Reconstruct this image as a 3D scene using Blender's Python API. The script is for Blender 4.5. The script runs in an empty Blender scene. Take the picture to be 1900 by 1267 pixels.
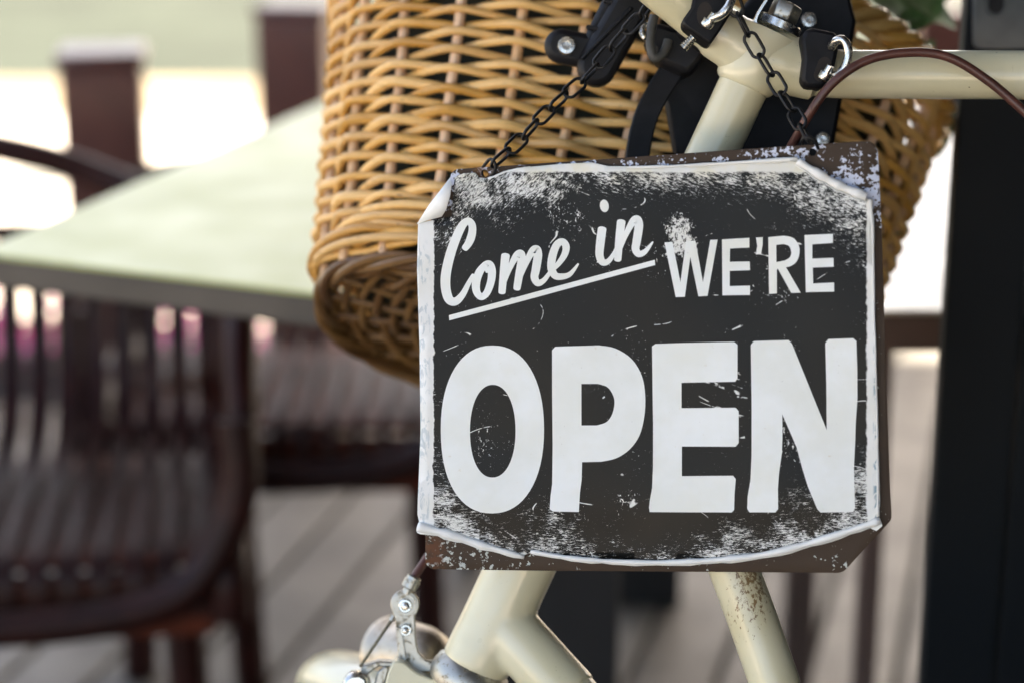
import bpy, bmesh, math, random
from mathutils import Vector as V, Matrix

R = math.radians
random.seed(7)
SC = bpy.context.scene
COL = SC.collection

# ------------------------------------------------------------------ camera, sky, sun, exposure
PITCH, H, LENS = R(17.0), 1.235, 70.0
cd = bpy.data.cameras.new('camera')
cd.lens = LENS; cd.sensor_width = 36; cd.clip_start = 0.02; cd.clip_end = 2000
cd.dof.use_dof = True; cd.dof.focus_distance = 1.165; cd.dof.aperture_fstop = 3.2
cam = bpy.data.objects.new('camera', cd); COL.objects.link(cam)
cam.location = (0, 0, H); cam.rotation_euler = (math.pi / 2 - PITCH, 0, 0)
SC.camera = cam

SUN_EL = R(50); SUN_AZ = R(35)           # azimuth from +Y towards +X
w = bpy.data.worlds.new('World'); SC.world = w; w.use_nodes = True
nt = w.node_tree; bg = nt.nodes['Background']
sky = nt.nodes.new('ShaderNodeTexSky'); sky.sky_type = 'NISHITA'; sky.sun_disc = False
sky.sun_elevation = SUN_EL; sky.sun_rotation = SUN_AZ
nt.links.new(sky.outputs[0], bg.inputs[0]); bg.inputs[1].default_value = 0.13
sky.air_density = 0.8; sky.dust_density = 4.0; sky.ozone_density = 0.4
sl = bpy.data.lights.new('sun', 'SUN'); sl.energy = 4.6; sl.angle = R(0.55); sl.color = (1, 0.95, 0.87)
so = bpy.data.objects.new('sun', sl); COL.objects.link(so)
to_sun = V((math.sin(SUN_AZ) * math.cos(SUN_EL), math.cos(SUN_AZ) * math.cos(SUN_EL), math.sin(SUN_EL)))
so.rotation_euler = to_sun.to_track_quat('Z', 'Y').to_euler(); so.location = to_sun * 20
SC.view_settings.view_transform = 'Standard'; SC.view_settings.look = 'None'
SC.view_settings.gamma = 1; SC.view_settings.use_curve_mapping = False
SC.view_settings.exposure = 2.78
SC.view_settings.use_white_balance = True; SC.view_settings.white_balance_temperature = 7600; SC.view_settings.white_balance_tint = 10
SC.cycles.use_denoising = True
SC.cycles.max_bounces = 10; SC.cycles.diffuse_bounces = 6

# ------------------------------------------------------------------ measuring helpers (photo pixel + distance -> place)
F = LENS / 36 * 1900
CR = V((1, 0, 0)); CU = V((0, math.sin(PITCH), math.cos(PITCH))); CF = V((0, math.cos(PITCH), -math.sin(PITCH)))
CL = V((0, 0, H))
def at(px, py, d):
    return CL + (CF + CR * ((px - 950) / F) - CU * ((py - 633.5) / F)) * d
def on_z(px, py, z=0.0):
    r = CF + CR * ((px - 950) / F) - CU * ((py - 633.5) / F)
    return CL + r * ((z - H) / r.z)
def PXM(d): return d / F                   # metres per photo pixel at distance d

# ------------------------------------------------------------------ mesh helpers
def spline(pts, n=8, closed=False):
    P = [V(p) for p in pts]; m = len(P); out = []
    rng = m if closed else m - 1
    for i in range(rng):
        if closed: a, b, c, d = P[(i - 1) % m], P[i], P[(i + 1) % m], P[(i + 2) % m]
        else: a, b, c, d = P[max(i - 1, 0)], P[i], P[i + 1], P[min(i + 2, m - 1)]
        for k in range(n):
            t = k / n
            out.append(0.5 * ((2 * b) + (c - a) * t + (2 * a - 5 * b + 4 * c - d) * t * t + (-a + 3 * b - 3 * c + d) * t ** 3))
    if not closed: out.append(P[-1])
    return out

class MB:
    def __init__(s): s.v = []; s.f = []
    def add(s, vs, fs):
        o = len(s.v); s.v += [V(x) for x in vs]; s.f += [tuple(i + o for i in f) for f in fs]; return s
    def box(s, c, ax, ay, az):
        c = V(c); ax, ay, az = V(ax), V(ay), V(az)
        vs = [c + ax * i + ay * j + az * k for k in (-1, 1) for j in (-1, 1) for i in (-1, 1)]
        return s.add(vs, [(0, 2, 3, 1), (4, 5, 7, 6), (0, 1, 5, 4), (2, 6, 7, 3), (0, 4, 6, 2), (1, 3, 7, 5)])
    def bx(s, x0, x1, y0, y1, z0, z1):
        return s.box(((x0 + x1) / 2, (y0 + y1) / 2, (z0 + z1) / 2), ((x1 - x0) / 2, 0, 0), (0, (y1 - y0) / 2, 0), (0, 0, (z1 - z0) / 2))
    def prism(s, top, bot):
        n = len(top); vs = list(top) + list(bot)
        fs = [tuple(range(n)), tuple(reversed(range(n, 2 * n)))]
        fs += [(i, n + i, n + (i + 1) % n, (i + 1) % n) for i in range(n)]
        return s.add(vs, fs)
    def tube(s, pts, r, seg=12, closed=False, prof=None):
        P = [V(p) for p in pts]; n = len(P)
        rr = r if isinstance(r, (list, tuple)) else [r] * n
        T = []
        for i in range(n):
            a = P[(i - 1) % n] if (closed or i > 0) else P[0]
            b = P[(i + 1) % n] if (closed or i < n - 1) else P[-1]
            T.append((b - a).normalized())
        u = T[0].orthogonal().normalized(); N = []
        for i in range(n):
            u = u - T[i] * u.dot(T[i])
            u = u.normalized() if u.length > 1e-9 else T[i].orthogonal().normalized()
            N.append(u.copy())
        vs = []
        for i in range(n):
            b = T[i].cross(N[i])
            for k in range(seg):
                a = 2 * math.pi * k / seg
                vs.append(P[i] + (N[i] * math.cos(a) + b * math.sin(a)) * rr[i])
        fs = []
        for i in range(n if closed else n - 1):
            j = (i + 1) % n
            for k in range(seg):
                l = (k + 1) % seg
                fs.append((i * seg + k, i * seg + l, j * seg + l, j * seg + k))
        if not closed:
            fs.append(tuple(reversed(range(seg)))); fs.append(tuple(range((n - 1) * seg, n * seg)))
        return s.add(vs, fs)
    def lathe(s, o, axis, prof, seg=24):
        o = V(o); a = V(axis).normalized(); u = a.orthogonal().normalized(); b = a.cross(u); n = len(prof)
        vs = []
        for (r, h) in prof:
            for k in range(seg):
                t = 2 * math.pi * k / seg
                vs.append(o + a * h + (u * math.cos(t) + b * math.sin(t)) * max(r, 1e-5))
        fs = [(i * seg + k, i * seg + (k + 1) % seg, (i + 1) * seg + (k + 1) % seg, (i + 1) * seg + k) for i in range(n - 1) for k in range(seg)]
        fs.append(tuple(reversed(range(seg)))); fs.append(tuple(range((n - 1) * seg, n * seg)))
        return s.add(vs, fs)
    def sphere(s, c, r, seg=14, rings=8, sc=(1, 1, 1)):
        prof = [(r * math.sin(math.pi * i / rings), -r * math.cos(math.pi * i / rings)) for i in range(rings + 1)]
        o = len(s.v); s.lathe((0, 0, 0), (0, 0, 1), prof, seg)
        for i in range(o, len(s.v)):
            p = s.v[i]; s.v[i] = V((p.x * sc[0], p.y * sc[1], p.z * sc[2])) + V(c)
        return s
    def mesh(s, name, org=V((0, 0, 0)), smooth=True, ang=40):
        me = bpy.data.meshes.new(name)
        me.from_pydata([tuple(p - org) for p in s.v], [], s.f); me.update()
        bm = bmesh.new(); bm.from_mesh(me); bmesh.ops.recalc_face_normals(bm, faces=bm.faces[:]); bm.to_mesh(me); bm.free()
        if smooth:
            for p in me.polygons: p.use_smooth = True
            me.set_sharp_from_angle(angle=R(ang))
        return me
    def build(s, name, m, parent=None, smooth=True, bevel=0, ang=40):
        org = ORG.get(parent.name, V((0, 0, 0))) if parent else V((0, 0, 0))
        me = s.mesh(name, org, smooth, ang)
        o = bpy.data.objects.new(name, me); COL.objects.link(o); me.materials.append(m)
        if parent: o.parent = parent; ORG[o.name] = org
        if bevel:
            b = o.modifiers.new('bevel', 'BEVEL'); b.width = bevel; b.segments = 2; b.limit_method = 'ANGLE'; b.angle_limit = R(35)
        return o
ORG = {}
def tag(o, label=None, cat=None, group=None, kind=None):
    for k, v in (('label', label), ('category', cat), ('group', group), ('kind', kind)):
        if v: o[k] = v
    return o
def empty(name, loc, label=None, cat=None, group=None, kind=None):
    o = bpy.data.objects.new(name, None); COL.objects.link(o); o.location = loc; o.empty_display_size = 0.05
    ORG[o.name] = V(loc)
    return tag(o, label, cat, group, kind)
def link_copy(o, parent):
    c = o.copy(); COL.objects.link(c); c.parent = parent; return c
def copy_tree(o, parent=None):
    c = link_copy(o, parent)
    for ch in list(o.children): copy_tree(ch, c)
    return c
def arc_px(cx, cy, rx, ry, a0, a1, n):
    return [(cx + rx * math.cos(R(a0 + (a1 - a0) * i / n)), cy + ry * math.sin(R(a0 + (a1 - a0) * i / n))) for i in range(n + 1)]
def px_plate(outline, d, th, tilt=(0, 0)):
    """a flat solid traced at distance d, th thick, sides straight back"""
    cx = sum(p[0] for p in outline) / len(outline); cy = sum(p[1] for p in outline) / len(outline)
    top = [at(x, y, d) + CF * ((x - cx) * tilt[0] + (y - cy) * tilt[1]) for x, y in outline]
    return MB().prism(top, [p + CF * th for p in top])
def capsule_px(p, q, r, n=8):
    a = math.degrees(math.atan2(q[1] - p[1], q[0] - p[0]))
    return arc_px(p[0], p[1], r, r, a + 90, a + 270, n) + arc_px(q[0], q[1], r, r, a - 90, a + 90, n)

# ------------------------------------------------------------------ materials
class NT:
    def __init__(s, name):
        s.m = bpy.data.materials.new(name); s.m.use_nodes = True; s.t = s.m.node_tree
        s.b = s.t.nodes['Principled BSDF']
    def n(s, typ, ins=None, **kw):
        x = s.t.nodes.new(typ)
        for k, v in kw.items(): setattr(x, k, v)
        for k, v in (ins or {}).items(): s.set(x.inputs[k], v)
        return x
    def set(s, sock, v):
        if isinstance(v, bpy.types.NodeSocket): s.t.links.new(v, sock)
        elif isinstance(v, (tuple, list)) and len(v) == 3 and sock.type == 'RGBA': sock.default_value = (*v, 1)
        else: sock.default_value = v
    def math(s, op, a, b=0.0, c=None, clamp=False):
        x = s.n('ShaderNodeMath', operation=op, use_clamp=clamp); s.set(x.inputs[0], a); s.set(x.inputs[1], b)
        if c is not None: s.set(x.inputs[2], c)
        return x.outputs[0]
    def mix(s, f, a, b, typ='MIX'):
        x = s.n('ShaderNodeMix', data_type='RGBA', blend_type=typ); s.set(x.inputs[0], f); s.set(x.inputs[6], a); s.set(x.inputs[7], b)
        return x.outputs[2]
    def obj(s): return s.n('ShaderNodeTexCoord').outputs['Object']
    def map(s, v, scale=(1, 1, 1), loc=(0, 0, 0), rot=(0, 0, 0)):
        x = s.n('ShaderNodeMapping'); s.set(x.inputs[0], v); x.inputs['Scale'].default_value = scale
        x.inputs['Location'].default_value = loc; x.inputs['Rotation'].default_value = rot; return x.outputs[0]
    def noise(s, v, scale, detail=3, rough=.55, dist=0):
        x = s.n('ShaderNodeTexNoise', {'Scale': scale, 'Detail': detail, 'Roughness': rough, 'Distortion': dist}); s.set(x.inputs['Vector'], v)
        return x.outputs['Fac']
    def step(s, v, a, b, lo=0.0, hi=1.0):
        x = s.n('ShaderNodeMapRange', {'From Min': a, 'From Max': b, 'To Min': lo, 'To Max': hi}, interpolation_type='SMOOTHSTEP'); s.set(x.inputs[0], v)
        return x.outputs[0]
    def out(s, **kw):
        for k, v in kw.items(): s.set(s.b.inputs[k.replace('_', ' ')], v)
        return s.m
    def bump(s, h, strength=.3, dist=.001):
        x = s.n('ShaderNodeBump', {'Strength': strength, 'Distance': dist}); s.set(x.inputs['Height'], h); s.set(s.b.inputs['Normal'], x.outputs[0])
    def rnd(s): return s.n('ShaderNodeObjectInfo').outputs['Random']

def plain(name, col, rough=.5, metal=0, var=.25, scale=30, coat=0, bump=.0, rscale=None, spread=0):
    t = NT(name); o = t.obj(); f = t.noise(o, scale, 4)
    c = t.mix(t.step(f, .3, .7), tuple(x * (1 - var) for x in col), tuple(min(1, x * (1 + var)) for x in col))
    if spread:
        k = t.math('MULTIPLY_ADD', t.rnd(), spread, 1 - spread / 2)
        c = t.mix(1.0, c, t.n('ShaderNodeCombineColor', {0: k, 1: k, 2: k}).outputs[0], 'MULTIPLY')
    rr = t.math('MULTIPLY_ADD', t.noise(o, scale * 3, 3), .25, rough - .12)
    if bump: t.bump(f, bump, .002)
    return t.out(Base_Color=c, Roughness=rr, Metallic=metal, Coat_Weight=coat, Coat_Roughness=.15)

def wicker(name, a, b, dark):
    t = NT(name); o = t.obj(); r = t.rnd()
    f = t.math('ADD', t.math('MULTIPLY', t.noise(o, 25, 3), .7), t.math('MULTIPLY_ADD', r, .5, -.1))
    c = t.mix(t.step(f, .25, .65), a, b)
    c = t.mix(t.step(t.math('FRACT', t.math('MULTIPLY', r, 7.31)), .62, 1.0, 0, .35), c, dark)
    st = t.noise(t.map(o, (60, 60, 420)), 1, 4, .65, .4)
    c = t.mix(t.step(st, .5, .8, 0, .55), c, dark)
    sp = t.noise(t.map(o, (170, 170, 480)), 1, 2, .5)
    c = t.mix(t.step(sp, .70, .76, 0, .8), c, tuple(x * .25 for x in dark))
    t.bump(st, .35, .0006)
    return t.out(Base_Color=c, Roughness=t.math('MULTIPLY_ADD', st, .3, .28), Specular_IOR_Level=.5)

def bike_paint(name, rust=False):
    t = NT(name); o = t.obj()
    c = t.mix(t.step(t.noise(o, 14, 3), .3, .7), (.60, .55, .36), (.67, .63, .46))
    c = t.mix(t.step(t.noise(o, 220, 5, .7), .62, .74, 0, .25), c, (.35, .27, .13))
    fl = t.noise(o, 420, 3, .6); pa = t.noise(o, 22, 2)
    c = t.mix(t.math('MULTIPLY', t.step(fl, .70, .74), t.step(pa, .5, .62)), c, (.07, .04, .025))
    if rust:
        q = t.n('ShaderNodeVectorMath', {1: tuple(RUST_AT)}, operation='SUBTRACT'); t.set(q.inputs[0], o)
        mm = t.n('ShaderNodeMapping'); t.set(mm.inputs[0], q.outputs[0]); mm.inputs['Scale'].default_value = (52, 52, 17)
        ln = t.n('ShaderNodeVectorMath', operation='LENGTH'); t.set(ln.inputs[0], mm.outputs[0])
        k = t.step(ln.outputs['Value'], 1.2, .1)
        n2 = t.noise(t.map(o, (420, 420, 240)), 1, 5, .75)
        c = t.mix(t.step(t.math('MULTIPLY_ADD', k, .26, n2), .70, .78), c, (.10, .035, .012))
        c = t.mix(t.math('MULTIPLY', k, .3), c, (.50, .37, .16))
    t.bump(t.noise(o, 500, 2), .08, .0004)
    return t.out(Base_Color=c, Roughness=t.math('MULTIPLY_ADD', t.noise(o, 60, 3), .2, .22), Coat_Weight=.5, Coat_Roughness=.12)

def chrome(name, col=(.60, .59, .55), dirty=.6, rough=.24):
    t = NT(name); o = t.obj()
    f = t.step(t.noise(o, 260, 5, .7), .52, .68, 0, dirty)
    c = t.mix(f, col, (.20, .15, .07))
    return t.out(Base_Color=c, Metallic=t.math('SUBTRACT', 1, t.math('MULTIPLY', f, .6)), Roughness=t.math('MULTIPLY_ADD', f, .5, rough))

M = {}
M['weaver'] = wicker('wicker_weaver', (.58, .29, .050), (.74, .45, .165), (.20, .078, .016))
M['stake'] = wicker('wicker_stake', (.66, .40, .20), (.76, .52, .34), (.26, .12, .045))
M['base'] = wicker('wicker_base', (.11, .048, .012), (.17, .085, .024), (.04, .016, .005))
M['black'] = plain('black_plastic', (.0045, .0045, .006), .50, var=.5, scale=60)
M['black'].node_tree.nodes['Principled BSDF'].inputs['Specular IOR Level'].default_value = .28
M['chain'] = plain('black_chain', (.008, .008, .009), .45, .3, var=.5, scale=200)
M['chrome'] = chrome('worn_chrome'); M['steel'] = chrome('dull_steel', (.40, .39, .35), .8, .40)
M['cable'] = plain('brown_cable', (.085, .030, .022), .38, var=.35, scale=40)
M['chair'] = plain('brown_chair', (.021, .0044, .0030), .42, var=.3, scale=20)
M['chair'].node_tree.nodes['Principled BSDF'].inputs['Specular IOR Level'].default_value = .17
M['post'] = plain('red_brown_paint', (.085, .026, .019), .42, var=.25, scale=8, coat=.1)
M['table'] = plain('table_laminate', (.40, .425, .145), .40, var=.05, scale=4)
M['edge'] = plain('table_edge', (.062, .052, .042), .5, var=.3, scale=6)
M['apron'] = plain('table_apron', (.10, .065, .055), .45, var=.2, scale=6)
M['darkmetal'] = plain('black_pedestal', (.008, .008, .009), .5, var=.3, scale=10)
M['navy'] = plain('navy_panel', (.0026, .0052, .0078), .55, var=.35, scale=2.5)
M['navy'].node_tree.nodes['Principled BSDF'].inputs['Specular IOR Level'].default_value = .2
M['plate_grey'] = plain('grey_plate', (.13, .13, .12), .5, .3, var=.2, scale=30)
M['dark_shade_roof'] = plain('dark_shade_roof', (.06, .06, .07), .8, var=.1, scale=3)  # kept dark so the added roof overhead returns little fill light
M['plank'] = plain('deck_plank', (.100, .092, .076), .62, var=.35, scale=7, spread=.65)
M['pave'] = plain('pale_paving', (.50, .45, .39), .8, var=.12, scale=1.2)
M['kerb'] = plain('kerb_stone', (.17, .17, .15), .8, var=.2, scale=5)
M['road'] = plain('grey_road', (.034, .042, .033), .95, var=.15, scale=1.5)
M['road'].node_tree.nodes['Principled BSDF'].inputs['Specular IOR Level'].default_value = .1
M['verge'] = plain('sandy_verge', (.21, .165, .10), .9, var=.2, scale=2)
M['leaf'] = plain('leaf_green', (.055, .10, .025), .4, var=.5, scale=25, spread=.7)
M['pink'] = plain('pink_petals', (.72, .12, .36), .6, var=.3, scale=30, spread=.4)
M['rubber'] = plain('tyre_rubber', (.02, .02, .02), .7, var=.3, scale=50)
M['hole'] = plain('dark_recess', (.02, .015, .012), .8, var=.2)
M['lamp'] = chrome('lamp_chrome', (.46, .40, .32), .5, .42)

# ------------------------------------------------------------------ the setting: deck, paving, road
PD = V((.262, 1, 0)).normalized(); PS = V((PD.y, -PD.x, 0))          # board direction and across
DECK_END = 4.12
deck = MB().bx(-5.5, 6, -3, DECK_END - .01, -.10, -.034).build('deck', M['hole'])
tag(deck, 'weathered grey wooden terrace deck', None, None, 'structure')
def clip_board(s0, s1, y0, y1):
    def pt(s, y):                      # point on the board edge at offset s and world y
        t = (y - PS.y * s) / PD.y
        return PS * s + PD * t
    return [pt(s0, y0), pt(s1, y0), pt(s1, y1), pt(s0, y1)]
wb = .118
for i in range(-34, 42):
    q = clip_board(i * wb + .006, (i + 1) * wb - .006, -2.6, DECK_END)
    if max(p.x for p in q) < -4 or min(p.x for p in q) > 5: continue
    dz = random.uniform(-.0015, .0015)
    MB().prism([p + V((0, 0, dz)) for p in q], [p + V((0, 0, -.03)) for p in q]).build('plank', M['plank'], deck, False, .002)
g = MB().bx(-400, 400, -200, 600, -.55, -.50).build('ground', M['pave']); tag(g, 'ground reaching to the horizon', None, None, 'structure')
p = MB().bx(-40, 40, -30, 6.15, -.16, -.13).build('pavement', M['pave']); tag(p, 'sunlit pale pavement beyond the deck', None, None, 'structure')
k = MB().bx(-40, 40, 6.15, 6.30, -.40, -.115).build('kerb', M['kerb'], None, False, .01); tag(k, 'grey kerb along the pavement', None, None, 'structure')
v = MB().bx(-40, 40, 7.55, 8.35, -.21, -.168).build('verge', M['verge']); tag(v, 'sandy verge beside the far road', None, None, 'structure')
p = MB().bx(-40, 40, 6.30, 7.55, -.20, -.17).build('path', M['pave']); tag(p, 'sunlit pale strip beyond the kerb', None, None, 'structure')
p = MB().bx(-40, 40, 8.35, 34, -.22, -.19).build('road', M['road']); tag(p, 'grey road in the far background', None, None, 'structure')

# ------------------------------------------------------------------ shop front: the dark panel on the right plus added unseen shade casters
pl = at(1752, 633, 1.47); XL, YP = pl.x, pl.y
shop = empty('shop_front', (XL + .4, YP, 0), 'dark navy shop front panel at the right edge with a grey metal plate', 'shop front')
MB().bx(XL, XL + .056, YP, YP + .018, 0, 2.55).build('corner_board', M['navy'], shop, False, .002)
MB().bx(XL + .058, XL + .62, YP + .001, YP + .018, 0, 2.55).build('corner_board', M['navy'], shop, False, .002)
MB().bx(XL + .63, 3.2, YP + .008, YP + .05, 0, 2.55).build('wall_board', M['navy'], shop, False, .003)
MB().bx(-.9, 3.4, -3.0, 5.7, 2.58, 2.61).build('shade_roof', M['dark_shade_roof'], shop, False)  # added out of view to keep the sun off the terrace
MB().bx(.95, 1.0, -2.6, YP, 0, 2.55).build('shade_wall', M['navy'], shop, False)  # added unseen wall, blocks light coming from the right
for x in (-.8, 3.3):  # unseen supports for the added shade roof
    MB().bx(x - .03, x + .03, -2.95, -2.89, -.13, 2.58).build('shade_roof_post', M['navy'], shop, False)
def on_y(px, py, y):
    r = CF + CR * ((px - 950) / F) - CU * ((py - 633.5) / F); return CL + r * (y / r.y)
def panel_plate(o, y, th):
    top = [on_y(a, b, y) for a, b in o]; return MB().prism(top, [p + V((0, th, 0)) for p in top])
mp = panel_plate(arc_px(1822, 78, 16, 16, 90, 180, 5) + [(1806, -60), (1912, -60)] + arc_px(1896, 78, 16, 16, 0, 90, 5), YP - .004, .0038)
mp = mp.build('metal_plate', M['plate_grey'], shop, True, .0015)
panel_plate(capsule_px((1848, 12), (1848, -30), 15), YP - .0046, .003).build('slot', M['hole'], mp)
MB().tube(spline([on_y(x, y, YP - .0042) for x, y in capsule_px((1848, 12), (1848, -30), 17)], 3, True), .0012, 6, True).build('slot_rim', M['plate_grey'], mp)

# ------------------------------------------------------------------ tables
M['white_top'] = plain('white_laminate', (.62, .61, .54), .36, var=.05, scale=4)
def table(name, corners, z, th, label, legs, edge_mat, leg_mat, top='table'):
    c = sum(corners, V((0, 0, 0))) / len(corners)
    t = empty(name, (c.x, c.y, 0), label, 'table')
    ins = [p + (c - p).normalized() * .003 for p in corners]
    MB().prism([V((p.x, p.y, z)) for p in corners], [V((p.x, p.y, z - .004)) for p in corners])  .build('table_top', M[top], t, False, .001)
    MB().prism([V((p.x, p.y, z - .0045)) for p in ins], [V((p.x, p.y, z - th)) for p in ins]).build('edge_band', edge_mat, t, False, .003)
    for (x, y, hw) in legs:
        MB().bx(x - hw, x + hw, y - hw, y + hw, 0, z - th - .001).build('leg', leg_mat, t, False, .004)
    return t
ZT = .76
L = on_z(-45, 468, ZT); N = on_z(600, 545, ZT); Fp = on_z(600, 190, ZT)
nd = (N - L).normalized(); fd = (Fp - L).normalized()
c1 = [L, L + nd * .66, L + nd * .66 + fd * 1.5, L + fd * 1.5]
pA = on_z(1010, 1150, .15)
table('cafe_table', c1, ZT, .034, 'pale cream cafe table with a grey edge, left of the wicker basket', [(.045, 2.02, .07), (.20, 2.75, .05)], M['edge'], M['darkmetal'])
A2 = on_z(1560, 576, ZT); B2 = on_z(1760, 577, ZT); y2 = A2.y
c2 = [V((A2.x - .03, y2, 0)), V((1.1, y2, 0)), V((1.1, y2 + .95, 0)), V((A2.x - .03, y2 + .95, 0))]
table('side_table', c2, ZT, .038, 'white topped table with a brown edge, between the sign and the dark panel', [(.385, 1.98, .012), (.385, 2.45, .02), (1.02, 1.75, .02), (1.02, 2.45, .02)], M['apron'], M['apron'], 'white_top')

# ------------------------------------------------------------------ chairs of bent slats
M['seat'] = plain('red_brown_seat', (.085, .018, .008), .5, var=.5, scale=18)
M['seat'].node_tree.nodes['Principled BSDF'].inputs['Specular IOR Level'].default_value = .15
def make_chair(name, arm, sw, w=.46, slats=13):
    t = empty(name, (0, 0, 0))
    side = [(0, .235, .62), (0, .225, .56), (0, .20, .47), (0, .15, .405), (0, .06, .378), (0, -.10, .375), (0, -.18, .37), (0, -.215, .35), (0, -.22, .30)]
    pitch = w / slats
    MB().bx(-w / 2, w / 2, -.20, .13, .350, .364).build('seat_board', M['seat'], t, False, .004)
    MB().tube(spline([V((-w / 2 - .03, -.20, .52)), V((-w / 2 - .025, -.215, .42)), V((-w / 2 + .045, -.228, .325)), V((0, -.232, .30)), V((w / 2 - .045, -.228, .325)), V((w / 2 + .025, -.215, .42)), V((w / 2 + .03, -.20, .52))], 7), .022, 12).build('front_rail', M['chair'], t)
    for i in range(slats):
        x = -w / 2 + pitch * (i + .5)
        pts = spline([V((x, a[1] - (1.2 * abs(x) ** 2 if a[2] > .42 else 0), a[2])) for a in side], 4)
        mb = MB(); vs = []
        for j, q in enumerate(pts):
            a = pts[max(j - 1, 0)]; b = pts[min(j + 1, len(pts) - 1)]; T = (b - a).normalized(); nn = T.cross(V((1, 0, 0))).normalized()
            for (sx, sn) in ((-1, -1), (1, -1), (1, 1), (-1, 1)): vs.append(q + V((sx * pitch * sw, 0, 0)) + nn * sn * .003)
        fs = [(j * 4 + k, j * 4 + (k + 1) % 4, (j + 1) * 4 + (k + 1) % 4, (j + 1) * 4 + k) for j in range(len(pts) - 1) for k in range(4)]
        fs += [(3, 2, 1, 0), tuple(range(len(pts) * 4 - 4, len(pts) * 4))]
        mb.add(vs, fs).build('slat', M['chair'], t)
    e = w / 2 + .035
    for s in (-1, 1):
        MB().tube(spline([V((s * (w / 2 + .016), a[1] - (.07 if a[2] > .42 else 0), a[2] - .004)) for a in side], 5), .024, 10).build('side_rail', M['chair'], t)
        MB().tube([V((s * (w / 2 - .04), -.18, .33)), V((s * (w / 2 - .03), -.20, 0))], .023, 8).build('leg', M['chair'], t)
        MB().tube([V((s * (w / 2 + .01), .13, .38)), V((s * (w / 2 + .02), .20, 0))], .023, 8).build('leg', M['chair'], t)
    MB().tube(spline([V((-w / 2 - .01, .165, .62)), V((-w / 4, .22, .63)), V((0, .237, .63)), V((w / 4, .22, .63)), V((w / 2 + .01, .165, .62))], 6), .012, 10).build('back_bar', M['chair'], t)
    if arm:
        MB().tube(spline([V((-e, -.18, .44)), V((-e, -.12, .58)), V((-e, -.05, .71)), V((-e, .10, .745)), V((-w / 4, .225, .748)), V((0, .235, .73)), V((w / 4, .215, .692)), V((e, .10, .645)), V((e, -.05, .60)), V((e, -.13, .54)), V((e, -.18, .44))], 7), .019, 10).build('arm_rail', M['chair'], t)
    MB().bx(-w / 2, w / 2, -.21, -.19, .27, .345).build('front_apron', M['seat'], t, False, .004)
    MB().tube([V((-w / 2, .10, .335)), V((w / 2, .10, .335))], .012, 8).build('cross_bar', M['chair'], t)
    return t
specs = [('slat_armchair', True, -.58, 2.22, 6, 'dark brown slatted armchair nearest the left edge, its rail rising behind the table'),
         ('slat_chair', False, -.31, 2.68, 0, 'dark brown slatted chair beside the wicker basket, wholly under the cafe table')]
for (nm, arm, x, y, a, lab) in specs:
    o = make_chair(nm, arm, .36 if arm else .15)
    o.location = (x, y, 0); o.rotation_euler.z = R(a)
    tag(o, lab, 'chair', 'slatted chairs under the cafe table')

# ------------------------------------------------------------------ red brown posts behind the tables
def post(px, top_y, wpx, d, label, rz=0):
    c = at(px, top_y, d); r = wpx * PXM(d) / 2
    t = empty('wooden_post', (c.x, c.y, 0), label, 'post', 'red brown posts behind the tables')
    cs, sn = math.cos(R(rz)), math.sin(R(rz))
    ax, ay = V((cs, sn, 0)), V((-sn, cs, 0))
    h = c.z - .02
    MB().box((c.x, c.y, h / 2), ax * r, ay * r, V((0, 0, h / 2))).build('shaft', M['post'], t, False, .006)
    MB().box((c.x, c.y, h + .011), ax * (r + .006), ay * (r + .006), V((0, 0, .0105))).build('cap', M['post'], t, True, .008)
post(188, 92, 150, 3.05, 'short dark brown post with a shiny cap, leftmost in the background', 8)
post(553, 6, 132, 3.5, 'red brown post just left of the wicker basket top', -10)
post(1745, 14, 95, 4.2, 'red brown post beyond the basket, beside the dark shop panel')

# ------------------------------------------------------------------ flower trough at the end of the deck
ft = empty('flower_trough', (-.45, 3.8, 0), 'low trough of pink flowers seen between the chair slats', 'planter')
MB().bx(-1.15, .10, 3.72, 3.86, .001, .07).build('trough', M['apron'], ft, False, .004)
mbp = MB()
for i in range(650):
    c = V((random.uniform(-1.13, .08), random.uniform(3.72, 3.86), random.uniform(.05, .17)))
    r = random.uniform(.012, .022); n = V((random.gauss(0, .6), random.gauss(-.4, .6), 1)).normalized(); u = n.orthogonal().normalized(); b = n.cross(u)
    vs = [c] + [c + (u * math.cos(k * math.pi / 3) + b * math.sin(k * math.pi / 3)) * r * (1 if k % 2 else .6) + n * r * .25 for k in range(6)]
    mbp.add(vs, [(0, 1 + k, 1 + (k + 1) % 6) for k in range(6)])
fo = mbp.build('blossom', M['pink'], ft); fo['kind'] = 'stuff'

# ------------------------------------------------------------------ bicycle
HB = at(868, 1262, 1.225); HT = at(1425, 62, 1.19)                    # steering axis, bottom and top
AX = (HT - HB).normalized()
RUST_AT = at(1392, 1118, 1.165) - V((HB.x, HB.y, 0))
M['paint'] = bike_paint('cream_bike_paint'); M['paint_rust'] = bike_paint('cream_paint_with_rust', True)
bike = empty('bicycle', (HB.x, HB.y, 0), 'cream painted bicycle with brown brake cable behind the open sign', 'bicycle')
def on_axis(px, py):
    """point of the steering axis nearest the sight line through a pixel"""
    r = (at(px, py, 1) - CL); w0 = HB - CL; a = AX.dot(AX); b = AX.dot(r); c = r.dot(r); d = AX.dot(w0); e = r.dot(w0)
    return HB + AX * ((b * e - c * d) / (a * c - b * b))
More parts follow.
